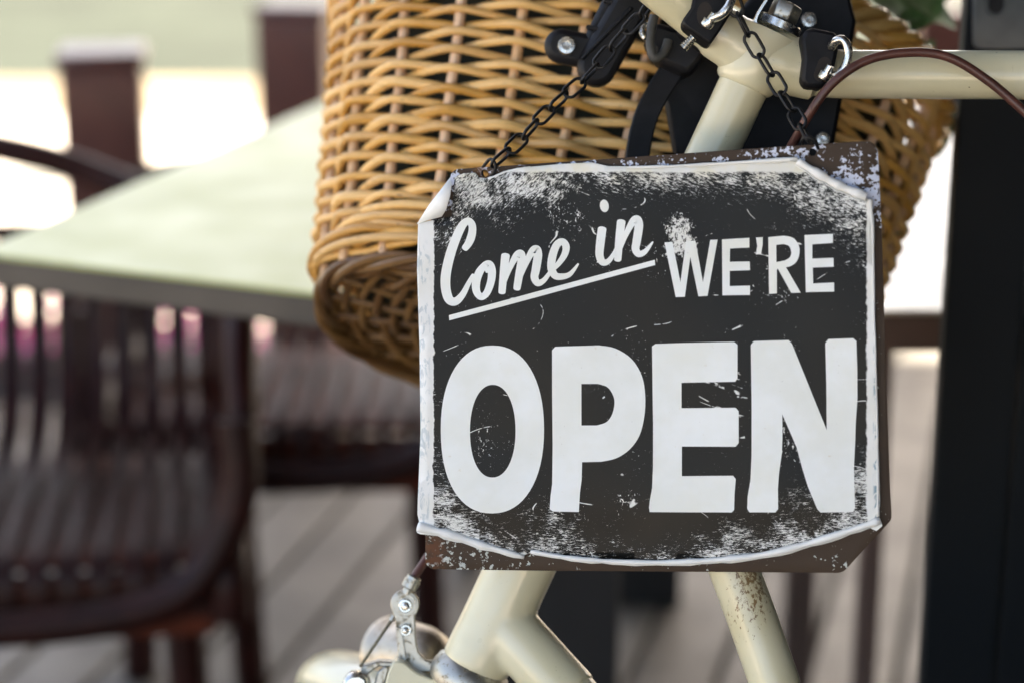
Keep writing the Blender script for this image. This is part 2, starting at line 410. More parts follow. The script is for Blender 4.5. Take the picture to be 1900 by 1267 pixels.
# head tube with its stepped stem
hb = on_axis(880, 1225); hm = on_axis(1090, 760)
dA = on_axis(915, 1140); dB = at(1036, 1268, 1.203); dn = (dB - dA).normalized(); LUG = .068
ln = (hm - hb).length
ht = MB().lathe(hb, AX, [(.0200, -.004), (.0216, -.002), (.0217, .012), (.0213, .016), (.0208, ln * .55), (.0205, ln)], 48)
ht.tube([dA, dA + dn * LUG], .0187, 40)
ho = ht.build('head_tube', M['paint'], bike)
rm = ho.modifiers.new('weld', 'REMESH'); rm.mode = 'VOXEL'; rm.voxel_size = .0013; rm.use_smooth_shade = True
sm0 = ho.modifiers.new('fillet', 'SMOOTH'); sm0.factor = .5; sm0.iterations = 26
s0 = on_axis(1150, 640); s1 = on_axis(1390, 165); ln = (s1 - s0).length
MB().lathe(s0, AX, [(.0152, 0), (.0152, ln + .004)], 36).build('stem', M['paint'], bike)
c1_ = on_axis(1432, 62); ln = (c1_ - s1).length
MB().lathe(s1, AX, [(.0150, -.001), (.0168, .000), (.0182, .002), (.0200, .010), (.0206, .016), (.0207, ln - .003), (.0200, ln - .0005), (.0185, ln)], 40).build('stem_head', M['paint'], bike)
# handlebar
hd = at(1410, 112, 1.19)
left = [at(1385, 95, 1.19), at(1322, 52, 1.185), at(1255, -2, 1.178), at(1180, -60, 1.17), at(1060, -130, 1.14), at(940, -150, 1.08)]
lp = spline(left, 6)
MB().tube(lp, [.0175] * 3 + [.0165] * 3 + [.0147] * (len(lp) - 6), 32).build('handlebar', M['paint'], bike)
right = [at(1420, 112, 1.19), at(1500, 130, 1.19), at(1560, 138, 1.19), at(1700, 139, 1.19), at(1900, 140, 1.185), at(2100, 141, 1.17), at(2300, 120, 1.13)]
rp = spline(right, 6)
MB().tube(rp, [.0185] * 4 + [.0175] * 4 + [.0145] * (len(rp) - 8), 32).build('handlebar', M['paint'], bike)
MB().tube([right[-1], right[-1] + (right[-1] - rp[-4]).normalized() * .11], .017, 18).build('grip', M['black'], bike)
MB().tube([left[-1], left[-1] + (left[-1] - lp[-4]).normalized() * .11], .017, 18).build('grip', M['black'], bike)
# stem bolt with washer
bo = c1_ + CR * .004 - CF * .004
w1 = MB().lathe(bo, AX, [(.0128, .0002), (.0138, .001), (.0138, .0055), (.0128, .0065)], 30).build('washer', M['chrome'], bike)
MB().lathe(bo + AX * .0066, AX, [(.0088, 0), (.0094, .0008), (.0094, .0095), (.0084, .011), (.0048, .0112), (.0045, .007), (.0, .007)], 6).build('stem_bolt', M['steel'], bike, True, .0006)
st = [bo + AX * .003 - CR * .0135, bo + AX * .006 - CR * .0155, bo + AX * .013 - CR * .0155, bo + AX * .03 - CR * .0125]
mb = MB(); sp_ = spline(st, 5)
for a, b in zip(sp_[:-1], sp_[1:]):
    mb.box((a + b) / 2, (b - a) * .55, CF * .006, (b - a).cross(CF).normalized() * .0007)
mb.build('strap', M['chrome'], bike)
# lower tubes
dj = on_axis(985, 1085); dj2 = at(1100, 1262, 1.185)
BF = V((-.85, .53, 0)).normalized(); FF = V((-.5, .866, 0)).normalized()
BBk = dA + (dB - dA) * ((dA.z - .29) / (dA.z - dB.z))
MB().tube([dA + dn * .02, dA + dn * (LUG + .05), BBk], .0174, 36).build('down_tube', M['paint'], bike)
TBk = BBk + V((0, 0, .36)) - BF * .13
ut = [on_axis(1120, 690), at(1290, 880, 1.185), at(1362, 1056, 1.175), at(1438, 1267, 1.165), at(1530, 1540, 1.145)]
ut.append(BBk + V((0, 0, .14)) - BF * .05)
MB().tube(spline(ut, 8), .0148, 32).build('upper_tube', M['paint_rust'], bike)
MB().tube([BBk, TBk], .0145, 20).build('seat_tube', M['paint'], bike)
# lower headset cup
hs = on_axis(872, 1245)
MB().lathe(hs, AX, [(.019, -.012), (.0232, -.011), (.0248, -.007), (.0248, -.002), (.0232, .0035), (.0208, .006), (.019, .006)], 36).build('headset_cup', M['steel'], bike)
# fork and wheels
cr = hs - AX * .03
axle = V((cr.x, cr.y, .302)) + FF * .06
wz = axle.z
FA = (cr - axle).normalized(); wn = FF.cross(FA).normalized()
MB().sphere(cr, .024, 16, 10).build('fork_crown', M['paint'], bike)
for s in (-1, 1):
    MB().tube(spline([cr, cr + wn * s * .045 - AX * .03, cr + wn * s * .052 - AX * .18 + FF * .005, axle + wn * s * .052], 6), [.012] * 10 + [.010] * 9, 14).build('fork_blade', M['paint'], bike)
def wheel(c, f, n, r):
    up = n.cross(f).normalized(); up = up if up.z > 0 else -up
    ring = lambda q, k: [c + (f * math.cos(2 * math.pi * i / k) + up * math.sin(2 * math.pi * i / k)) * q for i in range(k)]
    wl = MB().tube(ring(r - .017, 64), .017, 10, True).build('wheel', M['rubber'], bike)
    MB().tube(ring(r - .036, 64), .009, 8, True).build('rim', M['chrome'], wl)
    MB().tube([c - n * .05, c + n * .05], .014, 12).build('hub', M['chrome'], wl)
    for i in range(28):
        a = 2 * math.pi * i / 28
        MB().tube([c + n * (.025 if i % 2 else -.025), c + (f * math.cos(a) + up * math.sin(a)) * (r - .038)], .001, 4).build('spoke', M['chrome'], wl)
    return up
wheel(axle, FF, wn, axle.z / abs(wn.cross(FF).normalized().z) * 1.0)
ra = BBk - BF * .43 + V((0, 0, .045))
wheel(ra, BF, V((BF.y, -BF.x, 0)), ra.z)
for s in (-1, 1):
    n2 = V((BF.y, -BF.x, 0)) * s
    MB().tube([BBk + n2 * .02, ra + n2 * .055], .009, 10).build('chain_stay', M['paint'], bike)
    MB().tube([TBk + n2 * .012, ra + n2 * .055], .008, 10).build('seat_stay', M['paint'], bike)
MB().tube([TBk, TBk + (TBk - BBk).normalized() * .16], .013, 14).build('seat_post', M['chrome'], bike)
sd = TBk + (TBk - BBk).normalized() * .17
sm = MB()
pr = [(-.14, .09, .03), (-.11, .10, .03), (-.05, .075, .025), (.03, .035, .022), (.13, .02, .018), (.15, .006, .01)]
vs = []
for (x, hw, hh) in pr:
    for k in range(12):
        a = 2 * math.pi * k / 12; vs.append(sd + BF * x + V((BF.y, -BF.x, 0)) * hw * math.cos(a) + V((0, 0, .02 + hh * math.sin(a))))
sm.add(vs, [(i * 12 + k, i * 12 + (k + 1) % 12, (i + 1) * 12 + (k + 1) % 12, (i + 1) * 12 + k) for i in range(5) for k in range(12)] + [tuple(range(12)), tuple(range(60, 72))]).build('saddle', M['rubber'], bike)
n2 = V((BF.y, -BF.x, 0))
ks = BBk - BF * .05
MB().tube([ks, V((ks.x, ks.y, .006)) - n2 * .17], .009, 10).build('kickstand', M['steel'], bike)
# front mudguard
fr = .342
fup = (cr - axle).normalized(); fup = (FA - FF * FA.dot(FF)).normalized(); ff = FF
mb = MB(); vs = []; na = 34
for i in range(na + 1):
    a = R(-62 + 83 * i / na)
    rad = fup * math.cos(a) + ff * math.sin(a); c = axle + rad * fr
    for k in range(9):
        b = R(-80 + 160 * k / 8); vs.append(c + wn * .028 * math.sin(b) + rad * (.020 * math.cos(b) - .018))
mb.add(vs, [(i * 9 + k, i * 9 + k + 1, (i + 1) * 9 + k + 1, (i + 1) * 9 + k) for i in range(na) for k in range(8)])
fe = mb.build('mudguard', M['paint'], bike); sm_ = fe.modifiers.new('thick', 'SOLIDIFY'); sm_.thickness = .0015
# chrome head lamp in front of the fork
lc = at(746, 1216, 1.33)
lax = (at(690, 1205, 1.36) - at(830, 1215, 1.30)).normalized()
lamp = MB().lathe(lc, lax, [(.004, -.042), (.010, -.041), (.017, -.034), (.0215, -.022), (.0235, -.008), (.0245, .004), (.0262, .007), (.0262, .012), (.0245, .013)], 32).build('head_lamp', M['lamp'], bike)
MB().lathe(lc, lax, [(.0244, .0128), (.020, .018), (.010, .021), (.0, .022)], 28).build('lens', plain('lamp_lens', (.34, .16, .05), .25, var=.5, scale=40), lamp)
MB().tube(spline([lc - fup * .022, lc - fup * .035 - BF * .02, cr + BF * .02], 5), .004, 8).build('lamp_bracket', M['steel'], bike)
# brake
D = 1.236
brake = MB()
o1 = arc_px(751, 1121, 27, 27, 150, 385, 16) + [(771, 1142), (770, 1150), (772, 1190), (777, 1210), (790, 1224), (812, 1230), (812, 1246), (742, 1246), (736, 1240), (738, 1205), (735, 1168), (733, 1148), (729, 1140)]
cal = px_plate(o1, D, .004).build('brake_caliper', M['steel'], bike, True, .0008)
px_plate(arc_px(751, 1121, 22, 22, 0, 342, 18), D - .0008, .001).build('pivot_plate', M['steel'], cal, True, .0003)
for (x, y, r, nm) in ((752, 1123, 13, 'pivot_nut'), (753, 1168, 11, 'rivet')):
    c = at(x, y, D - .001)
    MB().lathe(c, -CF, [(r * PXM(D), -.001), (r * PXM(D), .0012), (r * .88 * PXM(D), .0018), (r * .62 * PXM(D), .0018), (r * .58 * PXM(D), .0035), (r * .4 * PXM(D), .0046), (0, .0050)], 20).build(nm, M['chrome'], cal)
px_plate([(735, 1163), (744, 1166), (753, 1226), (744, 1228)], D - .003, .007).build('return_spring', M['steel'], cal)
px_plate([(672, 1235), (700, 1226), (740, 1228), (815, 1228), (830, 1236), (830, 1243), (740, 1238), (702, 1236), (668, 1262), (660, 1262)], D + .004, .012).build('brake_arm', M['steel'], cal, True, .001)
px_plate([(628, 1300), (636, 1258), (650, 1248), (668, 1247), (684, 1256), (690, 1300)], D - .006, .014).build('arm_end', M['chrome'], cal, True, .003)
px_plate([(686, 1300), (700, 1246), (716, 1234), (722, 1240), (706, 1300)], D + .002, .006).build('spring_arm', M['steel'], cal, True, .001)
capp = spline([(709, 1310, 0), (716, 1262, 0), (728, 1230, 0), (738, 1226, 0), (752, 1230, 0), (772, 1246, 0), (800, 1258, 0), (815, 1264, 0), (820, 1310, 0)], 4)
px_plate([(p.x, p.y) for p in capp], D - .012, .02).build('brake_cover', M['paint'], cal, True, .006)
a0, a1 = at(758, 1092, D + .002), at(769, 1070, D + .002); aa = (a1 - a0).normalized(); LN = (a1 - a0).length
bar = MB().lathe(a0, aa, [(.0030, -.004), (.0032, 0), (.0046, .0005), (.0052, .001), (.0052, LN * .72), (.0047, LN * .75), (.0047, LN), (.0038, LN + .0006)], 24).build('barrel_adjuster', M['steel'], cal)
MB().tube([at(729, 1146, D + .003), at(668, 1236, D + .006)], .0010, 6).build('brake_wire', plain('brake_wire', (.10, .09, .06), .45, .6, .4, 300), cal)
MB().tube([at(731, 1140, D + .003), at(726, 1150, D + .003)], .0021, 8).build('wire_clamp', M['steel'], cal)
cab = [at(767, 1072, D + .002), at(795, 1030, 1.243), at(880, 900, 1.262), at(1050, 700, 1.275), at(1270, 500, 1.262), at(1400, 380, 1.225), at(1470, 268, 1.172), at(1502, 212, 1.158), at(1545, 155, 1.152), at(1610, 112, 1.150), at(1690, 98, 1.150), at(1760, 107, 1.150), at(1830, 148, 1.150), at(1900, 207, 1.148), at(2000, 300, 1.14), at(2120, 330, 1.13), at(2250, 230, 1.12)]
MB().tube(spline(cab, 10), .0027, 14).build('brake_cable', M['cable'], bike)

# ------------------------------------------------------------------ wicker basket
BC = at(1066, 648, 1.385); RO, LE = R(13), R(22)
u_ = (math.sin(RO) * math.cos(LE), math.cos(RO) * math.cos(LE), math.sin(LE)); r_ = (math.cos(RO), -math.sin(RO), 0)
def cam_vec(a): return CR * a[0] + CU * a[1] + CF * a[2]
BU, BR = cam_vec(u_).normalized(), cam_vec(r_).normalized(); BW = BR.cross(BU)
BW = BW if BW.dot(CF) > 0 else -BW
A0, B0, FL, NST = .182, .125, math.tan(R(10)), 28
def oval(a, b, n, m):
    fine = []; Q = 720
    for i in range(Q + 1):
        t = 2 * math.pi * i / Q; c, s = math.cos(t), math.sin(t)
        fine.append((a * math.copysign(abs(c) ** (2 / n), c), b * math.copysign(abs(s) ** (2 / n), s)))
    acc = [0]
    for p, q in zip(fine[:-1], fine[1:]): acc.append(acc[-1] + math.hypot(q[0] - p[0], q[1] - p[1]))
    out = []; j = 0
    for i in range(m):
        t = acc[-1] * i / m
        while acc[j + 1] < t: j += 1
        k = (t - acc[j]) / (acc[j + 1] - acc[j]); p, q = fine[j], fine[j + 1]
        tx, ty = q[0] - p[0], q[1] - p[1]; l = math.hypot(tx, ty)
        out.append((p[0] + tx * k, p[1] + ty * k, ty / l, -tx / l))
    return out
SUB = 8
def ring_pts(h, scale=1.0, m=NST * SUB):
    return oval((A0 + h * FL) * scale, (B0 + h * FL) * scale, 2.5, m)
def bl(x, y, h): return BC + BR * x + BW * y + BU * h
basket = empty('wicker_basket', bl(0, 0, 0), 'golden brown woven wicker basket hanging in front of the handlebar', 'basket')
HH = .222
for i in range(NST):
    pts = []
    for k in range(9):
        h = -.004 + (HH + .006) * k / 8; q = ring_pts(h, 1, NST)[i]
        pts.append(bl(q[0] + random.gauss(0, .0006), q[1] + random.gauss(0, .0006), h))
    MB().tube(pts, .0035, 8).build('stake', M['stake'], basket)
rowp = .0067; rows = int((HH - .026) / rowp)
def rod(h0, par, i0, i1, rad, amp, wob, name='weaver', mat='weaver', per=2):
    """one rod from stake i0 to i1, woven alternately in front of and behind the stakes"""
    ph = random.uniform(0, 6.28); ph2 = random.uniform(0, 6.28)
    Q = ring_pts(h0); n = NST * SUB; pts = []; rr = []
    tot = (i1 - i0) * SUB
    for s in range(tot + 1):
        gi = (i0 * SUB + s) % n; x, y, nx, ny = Q[gi]
        st_ = (i0 * SUB + s) / SUB
        c = math.cos(math.pi * (st_ * (2 / per) + par))
        c = math.asin(.97 * c) / math.asin(.97)
        off = amp * c
        dh = wob * math.sin(st_ * .9 + ph) + wob * .6 * math.sin(st_ * 2.3 + ph2)
        pts.append(bl(x + nx * off, y + ny * off, h0 + dh)); 
        rr.append(rad * (1 + .10 * math.sin(st_ * .4 + ph)) * (1 if 2 < s < tot - 2 else .8))
    return MB().tube(pts, rr, 8).build(name, M[mat], basket)
for k in range(rows):
    h = .026 + k * rowp
    o = random.choice([1, 5, 9, 13])
    if k % 2: o += 1
    brk = [o, o + random.choice([8, 10, 12]), o + 20, o + NST]
    for a, b in zip(brk[:-1], brk[1:]):
        rod(h + random.gauss(0, .0006), k % 2, a, b, random.uniform(.0026, .0036), .0060, .0011)
# waling at the foot: three heavier rows passing in front of two stakes and behind one
for k in range(4):
    rod(.0035 + k * .0056, .33 * k, 1 + 3 * k, 1 + 3 * k + 17, .0029, .0056, .0008, per=3)
    rod(.0035 + k * .0056, .33 * k, 18 + 3 * k, 1 + 3 * k + NST, .0029, .0056, .0008, per=3)
# twisted foot border and rim
def rope(h, scale, strands, turns, rad, tw, name, out=0.0, mat='weaver'):
    Q = ring_pts(h, scale); n = len(Q)
    for sidx in range(strands):
        pts = []
        for i in range(n):
            x, y, nx, ny = Q[i]; a = 2 * math.pi * (turns * i / n + sidx / strands)
            pts.append(bl(x + nx * (out + tw * math.cos(a)), y + ny * (out + tw * math.cos(a)), h + tw * math.sin(a)))
        MB().tube(pts, rad, 8, True).build(name, M[mat], basket)
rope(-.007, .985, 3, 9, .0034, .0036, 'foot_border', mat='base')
rope(HH + .002, 1.0, 4, 18, .0046, .0070, 'rim_border', mat='weaver')
# woven base: oval rings round crossing spokes
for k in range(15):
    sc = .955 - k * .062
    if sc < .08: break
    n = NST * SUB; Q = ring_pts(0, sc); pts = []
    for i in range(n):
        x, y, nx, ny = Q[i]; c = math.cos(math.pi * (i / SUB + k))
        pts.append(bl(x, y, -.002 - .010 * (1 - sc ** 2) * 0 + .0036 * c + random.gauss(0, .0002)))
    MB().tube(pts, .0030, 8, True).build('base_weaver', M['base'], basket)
q0 = ring_pts(0, .97, NST)
for i in range(NST // 2):
    a, b = q0[i], q0[i + NST // 2]
    MB().tube([bl(a[0], a[1], -.002), bl(0, 0, -.002 + .0004 * i), bl(b[0], b[1], -.002)], .0027, 8).build('base_spoke', M['base'], basket)
# heavier rods laid flat round the foot, their cut ends showing
def laid(h, i0, i1, rad, out, drop=0.0):
    Q = ring_pts(h); n = NST * SUB; pts = []
    for q in range(int((i1 - i0) * SUB) + 1):
        x, y, nx, ny = Q[int(i0 * SUB + q) % n]; t = q / ((i1 - i0) * SUB)
        o = out * min(1, 5 * t + .2, 5 * (1 - t) + .2)
        pts.append(bl(x + nx * o, y + ny * o, h - drop * t + random.gauss(0, .0001)))
    MB().tube(pts, rad, 10).build('foot_rod', M['weaver'], basket)
laid(.0270, 16.6, 22.2, .0031, .0068, .006); laid(.0200, 16.0, 21.6, .0030, .0070, .004)
laid(.0115, 13.6, 17.4, .0031, .0070, -.001); laid(.0120, 17.7, 23.0, .0030, .0068, .003); laid(.0045, 14.4, 19.2, .0030, .0066, .0)

# bracket that clamps the basket to the handlebar
DB = 1.226
br = px_plate(capsule_px((1108, 122), (1262, -150), 37, 10), DB, .016).build('bracket', M['black'], basket, True, .004)
px_plate(capsule_px((1042, 84), (1120, 100), 32, 10), DB + .004, .012).build('bracket_ear', M['black'], br, True, .004)
px_plate([(1072, 108), (1088, 60), (1118, 0), (1145, -60), (1220, -60), (1120, 120)], DB + .004, .010).build('bracket_flange', M['black'], br, True, .003)
px_plate([(1082, 112), (1076, 108), (1168, 12), (1176, 16)], DB - .0025, .004).build('bracket_rib', M['black'], br, True, .0008)
for (x, y) in ((1108, 54), (1140, 6)):
    px_plate(capsule_px((x - 17, y - 4), (x + 13, y + 3), 4, 4), DB + .001, .004).build('bracket_rib', M['black'], br, True, .0006)
def bolt(x, y, d, r, parent, name='bolt'):
    c = at(x, y, d); k = PXM(d)
    MB().lathe(c, -CF, [(r * k, -.004), (r * k, .002), (r * .9 * k, .0032), (r * .52 * k, .0034), (r * .46 * k, .0010), (0, .0009)], 24).build(name, M['chrome'], parent)
bolt(1051, 86, DB + .002, 17, br); bolt(1500, 38, 1.246, 15, br); bolt(1526, 259, 1.246, 13, br)
px_plate([(1215, 130), (1260, 118), (1340, 60), (1420, -40), (1570, -40), (1590, 40), (1545, 290), (1440, 330), (1250, 290), (1235, 200)], 1.252, .007).build('mount_plate', M['black'], br, True, .003)
px_plate([(1196, 72), (1215, 40), (1262, 52), (1318, 88), (1300, 118), (1276, 140), (1222, 116)], 1.214, .03).build('clamp_block', M['black'], br, True, .004)
sc_ = MB()
cs = spline([at(1214, 30, 1.207), at(1206, 70, 1.205), at(1212, 106, 1.205), at(1232, 98, 1.207), at(1240, 76, 1.209)], 6)
sc_.tube(cs, .0030, 10).build('clamp_hook', plain('grey_plastic', (.05, .05, .047), .55, var=.3, scale=80), br)
MB().tube(spline([at(1196, 46, 1.208), at(1191, 62, 1.205), at(1198, 72, 1.205), at(1204, 54, 1.208)], 5, True), .0017, 8, True).build('ring', M['chrome'], br)
stp = spline([at(1262, 110, 1.236), at(1222, 170, 1.234), at(1196, 225, 1.233), at(1182, 300, 1.232), at(1178, 420, 1.232)], 6)
mb = MB(); vs = []
for i, q in enumerate(stp):
    T = (stp[min(i + 1, len(stp) - 1)] - stp[max(i - 1, 0)]).normalized(); s = T.cross(CF).normalized()
    for (a, b) in ((-1, -1), (1, -1), (1, 1), (-1, 1)): vs.append(q + s * a * .0075 + CF * b * .004)
mb.add(vs, [(j * 4 + k, j * 4 + (k + 1) % 4, j * 4 + 4 + (k + 1) % 4, j * 4 + 4 + k) for j in range(len(stp) - 1) for k in range(4)] + [(3, 2, 1, 0), tuple(range(len(vs) - 4, len(vs)))])
mb.build('support_band', M['black'], br, True, .001)
# the two plastic clamps with their steel hooks
cl1 = px_plate([(1292, -30), (1283, 14), (1266, 38), (1268, 48), (1318, 84), (1340, 52), (1360, 20), (1368, -30)], 1.158, .045).build('clamp', M['black'], br, True, .002)
px_plate(arc_px(1308, 28, 15, 24, 60, 400, 16), 1.1577, .002).build('recess', M['hole'], cl1)
def screw(x0, y0, x1, y1, d, par):
    a, b = at(x0, y0, d), at(x1, y1, d - .002)
    MB().tube([a, b], .0024, 10).build('screw', M['chrome'], par)
    MB().lathe(a, (a - b).normalized(), [(.0036, -.002), (.0038, .0), (.0034, .002), (.002, .003), (0, .0032)], 14).build('screw_head', M['chrome'], par)
screw(1313, 44, 1326, 26, 1.151, cl1)
MB().tube(spline([at(1322, 36, 1.150), at(1338, 28, 1.145), at(1352, 12, 1.144), at(1360, -12, 1.146), at(1352, -40, 1.15)], 6), .0026, 12).build('hook', M['chrome'], cl1)
th = [at(1290, 66, 1.170), at(1268, 90, 1.172)]
tp = [th[0] + (th[1] - th[0]) * (i / 14) for i in range(15)]
MB().tube(tp, [.0024 if i % 2 else .0031 for i in range(15)], 12).build('thread', M['chrome'], cl1)
cl2 = px_plate([(1486, 72), (1496, 54), (1512, 52), (1548, 60), (1557, 68), (1556, 92), (1548, 130), (1538, 152), (1528, 164), (1496, 162), (1486, 150), (1490, 110)], 1.166, .05).build('clamp', M['black'], br, True, .003)
px_plate(capsule_px((1530, 118), (1522, 140), 12), 1.1657, .002).build('recess', M['hole'], cl2)
screw(1530, 141, 1541, 123, 1.158, cl2)
MB().tube(spline([at(1543, 88, 1.162), at(1550, 78, 1.157), at(1562, 74, 1.154), at(1571, 84, 1.153), at(1574, 102, 1.153), at(1568, 124, 1.154), at(1556, 139, 1.156), at(1545, 140, 1.159)], 6), .0026, 12).build('hook', M['chrome'], cl2)

# ------------------------------------------------------------------ plant in the basket
pc = bl(.05, .02, .12)
plant = empty('basket_plant', pc, 'leafy green plant growing out of the wicker basket', 'plant')
def leaf(c, d, n, ln, wd):
    d = d.normalized(); s = d.cross(n).normalized(); n = s.cross(d)
    vs = []; K = 6
    for i in range(K + 1):
        t = i / K; hw = wd * math.sin(math.pi * (t * .92 + .06)) ** .8 * .5
        b = c + d * ln * t - n * ln * .25 * t * t
        vs += [b - s * hw + n * hw * .3, b, b + s * hw + n * hw * .3]
    fs = []
    for i in range(K):
        for k in range(2): fs.append((i * 3 + k, i * 3 + k + 1, i * 3 + 4 + k, i * 3 + 3 + k))
    MB().add(vs, fs).build('leaf', M['leaf'], plant)
pot = MB(); vs = []
for (h, k) in ((.014, .86), (.06, .90), (.195, .93), (.197, .84), (.17, .82)):
    for (x, y, nx, ny) in ring_pts(h, k, 40): vs.append(bl(x, y, h))
pot.add(vs, [(i * 40 + j, i * 40 + (j + 1) % 40, (i + 1) * 40 + (j + 1) % 40, (i + 1) * 40 + j) for i in range(4) for j in range(40)] + [tuple(range(40)), tuple(range(160, 200))]).build('plant_pot', plain('dark_pot', (.02, .022, .012), .8, var=.5, scale=12), plant)
rl = random.Random(3)
for i in range(70):
    c = bl(rl.uniform(-.17, .2), rl.uniform(-.06, .12), rl.uniform(.08, .30))
    leaf(c, BU * rl.uniform(.1, 1) + BR * rl.gauss(0, .7) + BW * rl.gauss(0, .7), V((rl.gauss(0, .5), -.5, 1)), rl.uniform(.035, .07), rl.uniform(.018, .03))
for (x, y, dd, dx, dy, l) in ((1660, 40, 1.50, 1, -.25, .035), (1690, 60, 1.5, .7, -.9, .04), (1640, 10, 1.52, 1, .1, .05), (1700, 95, 1.52, .4, .9, .04), (1745, 170, 1.5, .1, 1, .04), (1752, 215, 1.5, -.2, 1, .032),
                          (1740, 250, 1.5, .8, -.3, .018), (1720, 120, 1.5, .4, 1, .045), (1700, 30, 1.54, .6, -.6, .04), (1670, -10, 1.5, .8, .3, .05), (1590, -20, 1.5, 1, .4, .05)):
    leaf(at(x, y, dd), CR * dx - CU * dy, CU * .8 - CF, l, l * .5)
for (pts) in ([(1600, 60), (1660, 40), (1700, 95), (1745, 170), (1752, 215)],):
    MB().tube(spline([at(x, y, 1.50) for x, y in pts], 5), .0015, 6).build('stem', M['leaf'], plant)

# ------------------------------------------------------------------ the sign
sA, sB, sT, sBt = at(800, 690, 1.172), at(1630, 690, 1.128), at(1215, 290, 1.138), at(1215, 1060, 1.160)
SO = (sA + sB) / 2; SX = (sB - sA).normalized(); SY = (sT - sBt); SY = (SY - SX * SY.dot(SX)).normalized(); SN = SX.cross(SY)
sign = empty('hanging_sign', SO, 'worn black sign reading Come in WE\'RE OPEN, hung on a chain', 'sign')
sign.rotation_euler = Matrix((SX, SY, SN)).transposed().to_euler()
ORG[sign.name] = V((0, 0, 0))
def s2(px, py):
    r = at(px, py, 1) - CL; t = (SO - CL).dot(SN) / r.dot(SN); q = CL + r * t - SO
    return q.dot(SX), q.dot(SY)
def sstep(a, b, x):
    t = min(1, max(0, (x - a) / (b - a))); return t * t * (3 - 2 * t)
def warp(px, py):
    """gentle waves of the paper away from the metal plate, metres"""
    z = .0028 + .0004 * math.sin(px / 95 + py / 160) + .0003 * math.sin(px / 47 - py / 83)
    z += .0016 * sstep(800, 930, py) * (.6 + .4 * math.sin(px / 120 + 1.2)) - .0010 * sstep(930, 1010, py)
    z += .0020 * sstep(1080, 760, px + (py - 560) * .25) * .6
    return z
def sheet(loops, lift, name, mat, parent, grid=26, solid=0, wf=warp):
    """flat filled outline (photo pixels on the sign face), cut into a grid so that it follows the paper"""
    bm = bmesh.new(); ed = []
    for lp_ in loops:
        vs = [bm.verts.new((x / 100, y / 100, 0)) for x, y in lp_]
        for i in range(len(vs)): ed.append(bm.edges.new((vs[i], vs[(i + 1) % len(vs)])))
    bmesh.ops.triangle_fill(bm, use_beauty=True, use_dissolve=False, edges=ed, normal=(0, 0, 1))
    xs = [v.co.x for v in bm.verts]; ys = [v.co.y for v in bm.verts]
    for ax_, (lo, hi) in ((0, (min(xs), max(xs))), (1, (min(ys), max(ys)))):
        t = math.ceil(lo * 100 / grid) * grid / 100
        while t < hi:
            co = (t, 0, 0) if ax_ == 0 else (0, t, 0); no = (1, 0, 0) if ax_ == 0 else (0, 1, 0)
            bmesh.ops.bisect_plane(bm, geom=bm.verts[:] + bm.edges[:] + bm.faces[:], plane_co=co, plane_no=no, dist=1e-5)
            t += grid / 100
    me = bpy.data.meshes.new(name)
    uvl = bm.loops.layers.uv.new('face_map')
    for f in bm.faces:
        for l in f.loops: l[uvl].uv = (l.vert.co.x / 10, l.vert.co.y / 10)
    for v in bm.verts:
        px, py = v.co.x * 100, v.co.y * 100; a, b = s2(px, py)
        v.co = (a, b, wf(px, py) + lift)
    bmesh.ops.recalc_face_normals(bm, faces=bm.faces[:])
    if sum(f.normal.z for f in bm.faces) < 0: bmesh.ops.reverse_faces(bm, faces=bm.faces[:])
    for f in bm.faces: f.smooth = True
    bm.to_mesh(me); bm.free()
    o = bpy.data.objects.new(name, me); COL.objects.link(o); me.materials.append(mat); o.parent = parent; ORG[o.name] = V((0, 0, 0))
    if solid:
        sm = o.modifiers.new('thick', 'SOLIDIFY'); sm.thickness = solid; sm.offset = -1
    return o
def sp(px, py, lift): a, b = s2(px, py); return V((a, b, lift))

